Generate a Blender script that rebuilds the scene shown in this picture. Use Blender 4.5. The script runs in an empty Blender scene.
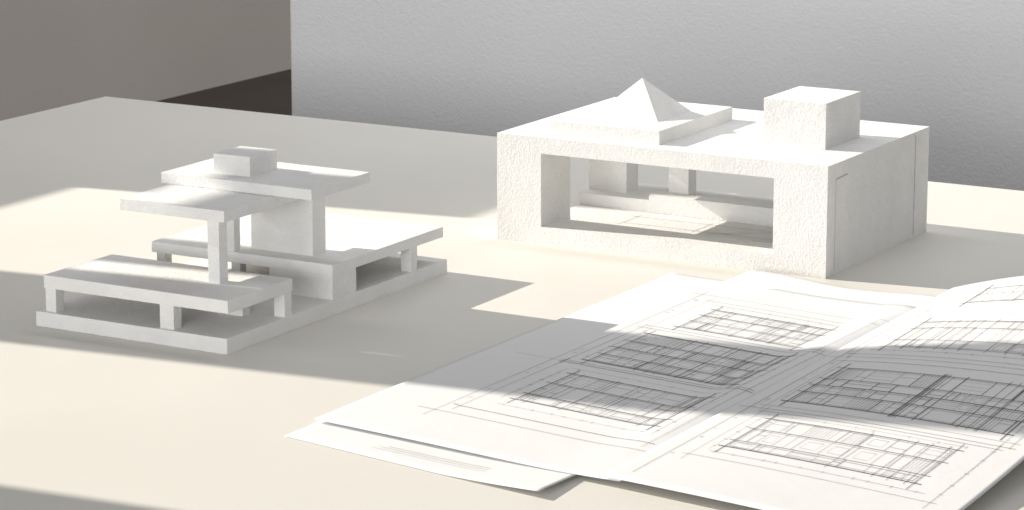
import bpy, bmesh, math, random
from mathutils import Vector, Matrix
random.seed(11)
scene = bpy.context.scene
YAW = math.radians(-30)

# ---------------- materials ----------------
def new_mat(name):
    m = bpy.data.materials.new(name); m.use_nodes = True
    nt = m.node_tree; b = nt.nodes["Principled BSDF"]
    return m, nt, b

def rough_mat(name, col_a, col_b, rough=0.85, bumps=((300, .0006, .6),), var_scale=6, spec=.3, detail=4):
    m, nt, b = new_mat(name)
    tc = nt.nodes.new("ShaderNodeTexCoord")
    n = nt.nodes.new("ShaderNodeTexNoise"); n.inputs["Scale"].default_value = var_scale
    n.inputs["Detail"].default_value = detail
    nt.links.new(tc.outputs["Object"], n.inputs["Vector"])
    r = nt.nodes.new("ShaderNodeValToRGB")
    r.color_ramp.elements[0].position = .3; r.color_ramp.elements[1].position = .7
    r.color_ramp.elements[0].color = (*col_a, 1); r.color_ramp.elements[1].color = (*col_b, 1)
    nt.links.new(n.outputs["Fac"], r.inputs["Fac"])
    nt.links.new(r.outputs["Color"], b.inputs["Base Color"])
    b.inputs["Roughness"].default_value = rough
    b.inputs["Specular IOR Level"].default_value = spec
    prev = None
    for sc, dist, st in bumps:
        nn = nt.nodes.new("ShaderNodeTexNoise"); nn.inputs["Scale"].default_value = sc
        nn.inputs["Detail"].default_value = 3; nn.inputs["Roughness"].default_value = .55
        nt.links.new(tc.outputs["Object"], nn.inputs["Vector"])
        bp = nt.nodes.new("ShaderNodeBump"); bp.inputs["Distance"].default_value = dist
        bp.inputs["Strength"].default_value = st
        nt.links.new(nn.outputs["Fac"], bp.inputs["Height"])
        if prev: nt.links.new(prev.outputs["Normal"], bp.inputs["Normal"])
        prev = bp
    if prev: nt.links.new(prev.outputs["Normal"], b.inputs["Normal"])
    return m

M_PLASTER = rough_mat("white_plaster", (.79,.787,.775), (.845,.842,.832), .9,
                      ((130,.0010,.5),(400,.0013,.85)), 30)
M_TABLE = rough_mat("cream_tabletop", (.70,.68,.63), (.735,.715,.665), .5, ((700,.0001,.5),(8,.001,.15)), 3)
M_PAPER = rough_mat("white_paper", (.765,.765,.77), (.80,.80,.805), .8, ((18,.002,.4),(600,.0001,.3)), 5)
M_INK = rough_mat("graphite_ink", (.012,.012,.014), (.09,.09,.095), .8, (), 60)
M_PENCIL = rough_mat("soft_pencil", (.38,.37,.35), (.55,.54,.52), .9, (), 90)
M_PANEL = rough_mat("textured_wall_paint", (.84,.843,.85), (.87,.873,.88), .85, ((90,.0011,.45),(200,.0011,.65)), 1.5)
M_WALL = rough_mat("beige_wall_paint", (.58,.54,.495), (.64,.60,.555), .85, ((60,.002,.4),), 1.2)
M_FLOOR = rough_mat("dark_floor", (.085,.07,.06), (.10,.086,.074), .7, ((30,.001,.4),), 2)

# ---------------- helpers ----------------
def link(o): scene.collection.objects.link(o); return o
TEX = bpy.data.textures.new("plaster_relief", 'CLOUDS'); TEX.noise_scale = .008; TEX.noise_depth = 2
def mesh_obj(name, bm, mat, parent=None, bevel=0, smooth=False, rel=0):
    me = bpy.data.meshes.new(name); bm.normal_update(); bm.to_mesh(me); bm.free()
    me.materials.append(mat)
    o = link(bpy.data.objects.new(name, me))
    if parent: o.parent = parent
    if smooth or rel:
        for p in me.polygons: p.use_smooth = True
    if bevel:
        md = o.modifiers.new("Bevel", 'BEVEL'); md.width = bevel; md.segments = 2
        md.limit_method = 'ANGLE'; md.angle_limit = math.radians(30)
        if rel: md.harden_normals = True
    if rel:
        md = o.modifiers.new("Sub", 'SUBSURF'); md.subdivision_type = 'SIMPLE'; md.levels = md.render_levels = 5
        md = o.modifiers.new("Relief", 'DISPLACE'); md.texture = TEX; md.strength = rel; md.texture_coords = 'LOCAL'
    return o
def add_box(bm, s, r, z, jit=0):
    ret = bmesh.ops.create_cube(bm, size=1)
    for v in ret['verts']:
        v.co = Vector((s[0] if v.co.x < 0 else s[1], r[0] if v.co.y < 0 else r[1], z[0] if v.co.z < 0 else z[1]))
        if jit: v.co += Vector([random.uniform(-jit, jit) for _ in range(3)])
def box(name, s, r, z, mat, parent, bevel=.0005, jit=.0002):
    bm = bmesh.new(); add_box(bm, s, r, z, jit)
    return mesh_obj(name, bm, mat, parent, bevel, rel=(.0005 if mat is M_PLASTER else 0))
def empty(name, loc, yaw=0, label=None, cat=None):
    e = link(bpy.data.objects.new(name, None)); e.location = loc; e.rotation_euler = (0,0,yaw)
    e.empty_display_size = .05
    if label: e["label"] = label
    if cat: e["category"] = cat
    return e

# ---------------- setting ----------------
bm = bmesh.new(); add_box(bm, (-30,30), (-20,40), (-.80,-.75))
fl = mesh_obj("floor", bm, M_FLOOR); fl["kind"] = "structure"

# window wall on the light side; unseen bars and sills shaped to steer light
EL = math.radians(26.5)
LDIR = Vector((-.927*math.cos(EL), .375*math.cos(EL), math.sin(EL)))
TGT = Vector((0, 3.3, 0)); LAMP = TGT + LDIR*20
W0 = Vector((-1.06, 9.06, 0)); WD = Vector((.5, .866, 0)).normalized(); WN = Vector((-WD.y, WD.x, 0))
def on_wall(p):
    d = LAMP - p; t = (W0 - p).dot(WN)/d.dot(WN); h = p + d*t
    return (h - W0).dot(WD), h.z
def tab(u, w):   # u along light travel, w across
    return Vector((.927*u + .375*w, -.375*u + .927*w, 0))
qa = on_wall(tab(-1.3, 2.17))[0]; qb = on_wall(tab(-1.3, 2.62))[0]
qc = on_wall(tab(-1.6, 2.905))[0]; qd = on_wall(tab(-1.3, 3.40))[0]; qe = on_wall(tab(-1.0, 3.95))[0]
qn = on_wall(tab(-1.3, 2.725))[0]; qc2 = on_wall(tab(-1.0, 2.88))[0]; qd2 = on_wall(tab(-1.2, 3.49))[0]
ql = on_wall(tab(-1.4, 2.785))[0]
zt = on_wall(tab(-1.10, 3.5))[1]; zt2 = on_wall(tab(-1.42, 3.45))[1]
znl = on_wall(tab(-1.52, 2.75))[1]; zn0 = on_wall(tab(-1.275, 2.8))[1]; zn1 = on_wall(tab(-1.10, 2.8))[1]
zlo = on_wall(tab(-2.1, 2.6))[1]; zhi = on_wall(tab(-.1, 2.8))[1] + .2
ztop = zhi + .5
bm = bmesh.new()
T = (0, .08)
for s, z in (((-12, qa), (-.75, ztop)), ((qe, 6), (-.75, ztop)),
             ((qa, qe), (-.75, zlo)), ((qa, qe), (zhi, ztop)),
             ((qb, qc), (zlo, znl)), ((qb, qn), (znl, zn1)), ((ql, qc), (znl, zn0)), ((qb, qc2), (zn1, zhi)),  # bar notched so light reaches the left model's tiers
             ((qd, qd2), (zlo, zt2)), ((qd2, qe), (zlo, zt))):
    add_box(bm, s, T, z)
wall = mesh_obj("wall", bm, M_WALL)
wall.location = W0; wall.rotation_euler = (0,0,math.atan2(WD.y, WD.x))
wall["label"] = "beige plaster wall with unseen window openings notched to shape the light"; wall["category"] = "wall"

# textured partition behind the table
bm = bmesh.new(); add_box(bm, (0, 4.0), (0, .06), (-.75, 1.1))
pn = mesh_obj("partition_wall", bm, M_PANEL, bevel=.004)
pn.location = (-.392, 5.25, 0); pn.rotation_euler = (0,0,YAW)
pn["label"] = "pale grey textured partition wall behind the table"; pn["category"] = "wall"

# ---------------- table ----------------
K = Vector((-.634, 4.618, 0))
tb = empty("table", K - Vector((0,0,.75)), YAW, "large cream table with smooth matte top", "table")
box("table_top", (0, 2.5), (-2.3, 0), (.72, .75), M_TABLE, tb, .003, 0)
for s in (.08, 2.36):
    for r in (-.14, -2.22):
        box("leg", (s, s+.06), (r, r+.06), (0, .7205), M_TABLE, tb, .002, 0)

# ---------------- left model (stepped house) ----------------
L = Vector((-.5038, 3.1294, 0))
hm = empty("architectural_model", L, YAW, "white stepped house model with stacked flat roofs on thin posts", "architectural model")
P = lambda n, s, r, z, **k: box(n, s, r, z, M_PLASTER, hm, **k)
P("base", (-.001,.2486), (-.010,.4277), (0,.0168))
P("roof_slab", (.008,.2475), (-.006,.113), (.0425,.0565))
for s, r in (((.009,.023),(-.0052,.009)), ((.160,.178),(-.0052,.009)), ((.2335,.2465),(.098,.112)), ((.014,.028),(.09,.105))):
    P("post", s, r, (.0162,.0431))
P("wall", (.150,.205), (.080,.094), (.0162,.0431))
P("roof_slab", (.006,.2486), (.188,.419), (.0445,.0565))
for s, r in (((.010,.022),(.192,.204)), ((.112,.124),(.192,.204)), ((.234,.2475),(.350,.364)), ((.02,.036),(.385,.4))):
    P("post", s, r, (.0162,.0451))
P("wall", (.164,.2470), (.190,.238), (.0162,.0451))
P("wall", (.150,.163), (.2325,.405), (.0162,.0451))
P("post", (.181,.196), (.053,.068), (.0559,.1260))
P("post", (.106,.118), (.190,.202), (.0559,.1365))
P("roof_slab", (.072,.208), (.046,.205), (.1250,.1372))
P("roof_slab", (.060,.257), (.137,.252), (.1374,.1492))
P("wall", (.124,.206), (.214,.240), (.0559,.1380))
P("rooftop_box", (.112,.160), (.163,.215), (.1487,.1710))

# ---------------- right model (framed pavilion) ----------------
A = Vector((-.0146, 3.5695, 0))
pm = empty("architectural_model", A, YAW, "white block pavilion model with open front, pyramid and cube on roof", "architectural model")
def solid(s, r, z):
    b = bmesh.new(); add_box(b, s, r, z); me = bpy.data.meshes.new("tmp"); b.to_mesh(me); b.free()
    return link(bpy.data.objects.new("tmp", me))
body = solid((0,.4352), (-.007,.294), (0,.131))
cut = [solid((.061,.368), (-.02,.2), (.0215,.111)), solid((.054,.3685), (.15,.32), (.0216,.1109)),
       solid((-.02,.08), (.066,.226), (.0217,.1108)), solid((-.03,.085), (.258,.33), (.0218,.1107)),
       solid((-.03,.3683), (.0662,.2), (.006,.05)), solid((.0612,.3684), (.048,.1), (.0061,.049))]
for c in cut:
    md = body.modifiers.new("b", 'BOOLEAN'); md.operation = 'DIFFERENCE'; md.object = c; md.solver = 'EXACT'
dg = bpy.context.evaluated_depsgraph_get()
me = bpy.data.meshes.new_from_object(body.evaluated_get(dg))
for c in cut + [body]: bpy.data.objects.remove(c)
me.materials.clear(); me.materials.append(M_PLASTER)
bd = link(bpy.data.objects.new("frame_body", me)); bd.parent = pm
md = bd.modifiers.new("Bevel", 'BEVEL'); md.width = .0010; md.segments = 2; md.limit_method = 'ANGLE'
box("post", (.114,.142), (.226,.248), (.0210,.1115), M_PLASTER, pm)
box("low_wall", (.10,.3678), (.199,.2235), (.0062,.0290), M_PLASTER, pm)
box("plinth", (.058,.207), (.018,.215), (.1305,.1475), M_PLASTER, pm)
bm = bmesh.new()
h = .045; cs, cr = .1325, .1165
vs = [bm.verts.new((cs+a*h, cr+b*h, .1470)) for a, b in ((-1,-1),(1,-1),(1,1),(-1,1))]
ap = bm.verts.new((cs, cr, .1915))
bm.faces.new(vs[::-1])
for i in range(4): bm.faces.new((vs[i], vs[(i+1)%4], ap))
mesh_obj("pyramid", bm, M_PLASTER, pm)
box("rooftop_cube", (.31,.39), (.086,.186), (.1305,.186), M_PLASTER, pm)
# pencil marks on the side wall and floor
X = .4352+.0003
def sline(bm, r0, z0, r1, z1, w=.0008):
    d = Vector((0, r1-r0, z1-z0)).normalized(); n = Vector((0, -d.z, d.y))*w/2
    q = [Vector((X, r0, z0)), Vector((X, r1, z1))]
    bm.faces.new([bm.verts.new(p) for p in (q[0]-n, q[1]-n, q[1]+n, q[0]+n)])
bm = bmesh.new(); sline(bm, .016,.006,.016,.112); mesh_obj("pencil_line", bm, M_PENCIL, pm)
bm = bmesh.new(); sline(bm, .016,.1125,.048,.1135,.0016); mesh_obj("pencil_line", bm, M_PENCIL, pm)
bm = bmesh.new(); sline(bm, .251,.004,.251,.127,.0012); mesh_obj("panel_seam", bm, M_PENCIL, pm)
bm = bmesh.new()
def fl_line(s0, r0, s1, r1, w=.0009, z=.0064):
    d = Vector((s1-s0, r1-r0, 0)).normalized(); n = Vector((-d.y, d.x, 0))*w/2
    a, b = Vector((s0, r0, z)), Vector((s1, r1, z))
    bm.faces.new([bm.verts.new(p) for p in (a-n, b-n, b+n, a+n)])
for l in ((.1,.13,.33,.13),(.1,.12,.1,.18),(.09,.17,.34,.17),(.2,.12,.2,.18),(.22,.12,.3,.175)):
    fl_line(*l)
mesh_obj("pencil_marks", bm, M_PENCIL, pm)

# ---------------- drawings ----------------
def bil(p0, pu, pv, hfun):
    p0, pu, pv = Vector(p0), Vector(pu), Vector(pv)
    def S(u, v):
        q = p0 + pu*u + pv*v
        return Vector((q.x, q.y, hfun(u, v)))
    return S
def sheet(name, S, u0=0, u1=1, v0=0, v1=1, parent=None, nu=60, nv=60):
    bm = bmesh.new(); g = []
    for i in range(nu+1):
        g.append([bm.verts.new(S(u0+(u1-u0)*i/nu, v0+(v1-v0)*j/nv)) for j in range(nv+1)])
    for i in range(nu):
        for j in range(nv):
            bm.faces.new((g[i][j], g[i+1][j], g[i+1][j+1], g[i][j+1]))
    o = mesh_obj(name, bm, M_PAPER, parent, smooth=True)
    md = o.modifiers.new("S", 'SOLIDIFY'); md.thickness = .00035; md.offset = -1
    return o
class Ink:
    def __init__(self, S): self.S = S; self.bm = bmesh.new()
    def line(self, u0, v0, u1, v1, w=.0007, wob=.0009):
        S = self.S
        n = max(2, int((S(u0,v0)-S(u1,v1)).length/.008)+1)
        rj = lambda: random.uniform(-wob, wob)
        a0, b0, a1, b1 = u0+rj(), v0+rj(), u1+rj(), v1+rj()
        pts = [S(a0+(a1-a0)*i/n, b0+(b1-b0)*i/n) + Vector((0,0,.0005)) for i in range(n+1)]
        d = (pts[-1]-pts[0]); d.z = 0
        if d.length < 1e-6: return
        d.normalize(); w *= random.uniform(.5, .9)
        w *= 1 + .8*abs(d.dot(Vector((.866,-.5,0))))   # pens drawn across the sheet are heavier
        pr = Vector((-d.y, d.x, 0))*w/2
        a = [self.bm.verts.new(p-pr) for p in pts]; b = [self.bm.verts.new(p+pr) for p in pts]
        for i in range(n): self.bm.faces.new((a[i], a[i+1], b[i+1], b[i]))
    def rect(self, u0, u1, v0, v1, w=.0007, e=.006):
        self.line(u0-e, v0, u1+e, v0, w); self.line(u0-e, v1, u1+e, v1, w)
        self.line(u0, v0-e, u0, v1+e, w); self.line(u1, v0-e, u1, v1+e, w)
    def plan(self, u0, u1, v0, v1, dens, w=.0004, rows=3):
        """rows of rooms between long corridor walls, with overrunning construction lines"""
        self.rect(u0, u1, v0, v1, w*2.6, .022); self.rect(u0+.010, u1-.010, v0+.005, v1-.005, w*1.1, 0)
        hs = [random.uniform(.6, 1.4) for _ in range(rows)]; tot = sum(hs); y = v0
        for k in range(rows):
            lo, hi = y, y+(v1-v0)*hs[k]/tot; y = hi
            if k < rows-1:
                self.line(u0-.02, hi, u1+.02, hi, w*1.9); self.line(u0, hi-.006, u1, hi-.006, w*1.0)
            u = u0
            while u < u1-.012:
                s = (u1-u0)*random.choice((.03,.045,.06,.09,.14)); x0, x1 = u, min(u+s, u1); u = x1
                if random.random() < .18: self.line(x1, v0-.008, x1, v1+.008, w*1.6)
                self.line(x1, lo, x1, hi, w*(1.9 if random.random() < .3 else 1.1))
                r = random.random()
                if r < dens*.6:
                    m = max(3, int((x1-x0)*.34/.0034))
                    for j in range(1, m): self.line(x0+(x1-x0)*j/m, lo, x0+(x1-x0)*j/m, hi, w*.8, .0005)
                elif r < dens:
                    m = random.randint(3, 5)
                    for j in range(1, m): self.line(x0, lo+(hi-lo)*j/m, x1, lo+(hi-lo)*j/m, w*.6, .0005)
                elif r < dens+.25:
                    mid = lo+(hi-lo)*random.uniform(.3,.7); self.line(x0, mid, x1, mid, w*1.1)
                elif r < dens+.4:
                    self.rect(x0+s*.22, x1-s*.22, lo+(hi-lo)*.2, hi-(hi-lo)*.3, w*.7, 0)
    def dims(self, u0, u1, v, n):
        self.line(u0-.02, v, u1+.02, v, .0003)
        for i in range(n+1):
            u = u0+(u1-u0)*(i+random.uniform(-.25,.25))/n; self.line(u, v-.004, u, v+.004, .0004)
    def vdims(self, u, v0, v1, n):
        self.line(u, v0-.02, u, v1+.02, .0004)
        for i in range(n+1):
            v = v0+(v1-v0)*(i+random.uniform(-.25,.25))/n; self.line(u-.008, v, u+.008, v, .0004)
    def done(self, name, mat, parent): return mesh_obj(name, self.bm, mat, parent)
def sst(x): x = max(0, min(1, x)); return x*x*(3-2*x)

# under sheet
def hU(u, v): return .0012+.006*(max(0, u-.6)/.4)**1.5*(max(0, .2-v)/.2)
S0 = bil((-.2114,2.690,0), (.234,-.1945,0), (.35,.60,0), hU)
so = sheet("paper_sheet", S0)
so["label"] = "blank white paper corner showing under larger drawing"; so["category"] = "paper sheet"
ink = Ink(S0)
for k in range(3): ink.line(.3+.02*k, .035+.008*k, .74, .04+.008*k, .0005)
ink.done("ink_drawing", M_PENCIL, so)
# sheets peeking at the far end
S0b = bil((.03,3.02,0), (.290,-.20,0), (.245,.335,0),
          lambda u, v: .0022+.002*v+.005*(math.sin(10*u+1)*.5+.5)*(max(0, v-.6)/.4)**1.5)
sb = sheet("paper_sheet", S0b)
sb["label"] = "blank white paper sheet tucked beneath the drawings"; sb["category"] = "paper sheet"

# main drawing sheet
def hA(u, v):
    fold = sst((u-.80)/.12)*(1-sst((u-.90)/.12))
    return (.0050 + .0004*math.sin(5*u+3*v)*math.sin(4*v+1) + .014*max(0, u-.7)**2*4*max(0, .25-v)*2
            + .006*fold*sst((v-.0)/.5)*(1-.5*sst((v-.85)/.15))
            + .0045*(max(0, v-.86)/.14)**1.5*max(0,u-.1)*(math.sin(9*u)*.5+.5))
SA = bil((-.187,2.735,0), (.2705,-.204,0), (.371,.622,0), hA)
sa = sheet("drawing_sheet", SA, u1=1.04)
sa["label"] = "white drawing sheet with inked building plans, lying flat"; sa["category"] = "drawing"
ink = Ink(SA)
ink.plan(.38,.86,.235,.39, .2)
ink.plan(.34,.86,.465,.645, .45, .00045, 4)
ink.plan(.38,.81,.705,.825, .25)
for r in ((.28,.93,.165,.44),(.28,.93,.448,.672),(.30,.91,.685,.87)): ink.rect(*r, w=.0005, e=.02)
ink.dims(.38,.85,.205,9); ink.dims(.36,.85,.415,6); ink.dims(.36,.82,.85,7)
ink.vdims(.335,.25,.39,5); ink.vdims(.315,.48,.66,5); ink.vdims(.895,.22,.65,9)
ink.line(.24,.1,.24,.92,.0006); ink.line(.18,.13,.96,.13,.0005); ink.line(.1,.44,1.0,.44,.0003); ink.line(.2,.90,.97,.90,.0004)
for k in range(24):
    v = random.uniform(.15,.9); ink.line(.252, v, .265, v+.003, .0004)
ink.done("ink_drawing", M_INK, sa)

# lifted page
def hR(u, v):
    return .0095 + .078*max(0, v)**1.7*max(0, u)*(1-.12*u) + .005*math.sin(math.pi*min(1,u**.8))*(.25+v)
SR = bil((.079,2.533,0), (.252,-.194,0), (.413,.728,0), hR)
sr = sheet("drawing_sheet", SR)
sr["label"] = "curled white drawing page with inked plans, resting on another"; sr["category"] = "drawing"
ink = Ink(SR)
ink.plan(.18,.80,.165,.285, .2)
ink.plan(.14,.88,.36,.52, .45, .00045, 4)
ink.plan(.16,.88,.63,.76, .25)
ink.plan(.20,.86,.86,.94, .25, .0004, 2)
for r in ((.12,.90,.12,.31),(.10,.93,.335,.555),(.09,.93,.59,.80),(.09,.93,.83,.96)): ink.rect(*r, w=.0005, e=.02)
ink.dims(.18,.84,.142,9); ink.dims(.16,.80,.298,7); ink.dims(.15,.85,.612,8)
ink.vdims(.15,.165,.27,4); ink.vdims(.115,.38,.51,4); ink.vdims(.90,.14,.51,9)
ink.line(.06,.03,.06,.97,.0005); ink.line(.02,.32,.95,.32,.0004); ink.line(.02,.575,.95,.575,.0004)
for k in range(24):
    v = random.uniform(.05,.9); ink.line(.068, v, .08, v+.003, .0004)
ink.done("ink_drawing", M_INK, sr)
for o in (sa, sr): o["group"] = "architectural drawings on the table"

# ---------------- light ----------------
ld = bpy.data.lights.new("window_light", 'SPOT'); ld.energy = 30000; ld.spot_size = math.radians(22); ld.spot_blend = .1
ld.shadow_soft_size = .036; ld.color = (1, .935, .83)
lo = link(bpy.data.objects.new("window_light", ld)); lo.location = LAMP
lo.rotation_euler = (TGT-LAMP).to_track_quat('-Z','Y').to_euler()
def area(loc, tgt, sx, sy, e, col, spread=180):
    ad = bpy.data.lights.new("fill_light", 'AREA'); ad.shape = 'RECTANGLE'; ad.size = sx; ad.size_y = sy; ad.energy = e
    ad.color = col; ad.spread = math.radians(spread)
    ao = link(bpy.data.objects.new("fill_light", ad)); ao.location = loc
    ao.rotation_euler = (Vector(tgt)-ao.location).to_track_quat('-Z','Y').to_euler()
area((-1.7,-1.6,.75), (.1,3.8,.1), 3.0, 1.2, 118, (1,.995,.985))  # added low fill to brighten the models' front faces
area((-.1,4.2,1.7), (.3,4.95,-.05), 2.2, .5, 16, (.98,.985,1))  # added wash, lifts the partition tone
area((2.2,8.2,1.8), (-1.6,8.2,-.4), 1.5, 1.5, 28, (1,.96,.91))  # added fill aimed at the far beige wall
w = bpy.data.worlds.new("World"); scene.world = w; w.use_nodes = True
bg = w.node_tree.nodes["Background"]; bg.inputs[0].default_value = (.985,.985,1,1); bg.inputs[1].default_value = .30

# ---------------- camera ----------------
cd = bpy.data.cameras.new("camera"); cam = link(bpy.data.objects.new("camera", cd))
cd.sensor_width = 36; cd.lens = 3000/1024*36; cd.clip_end = 100; cd.clip_start = .05
cam.location = (0,0,.77); cam.rotation_euler = (math.radians(90-12.5), 0, 0)
cd.dof.use_dof = True; cd.dof.focus_distance = 3.1; cd.dof.aperture_fstop = 45
scene.camera = cam
scene.view_settings.view_transform = 'Standard'; scene.view_settings.look = 'None'; scene.view_settings.exposure = 0
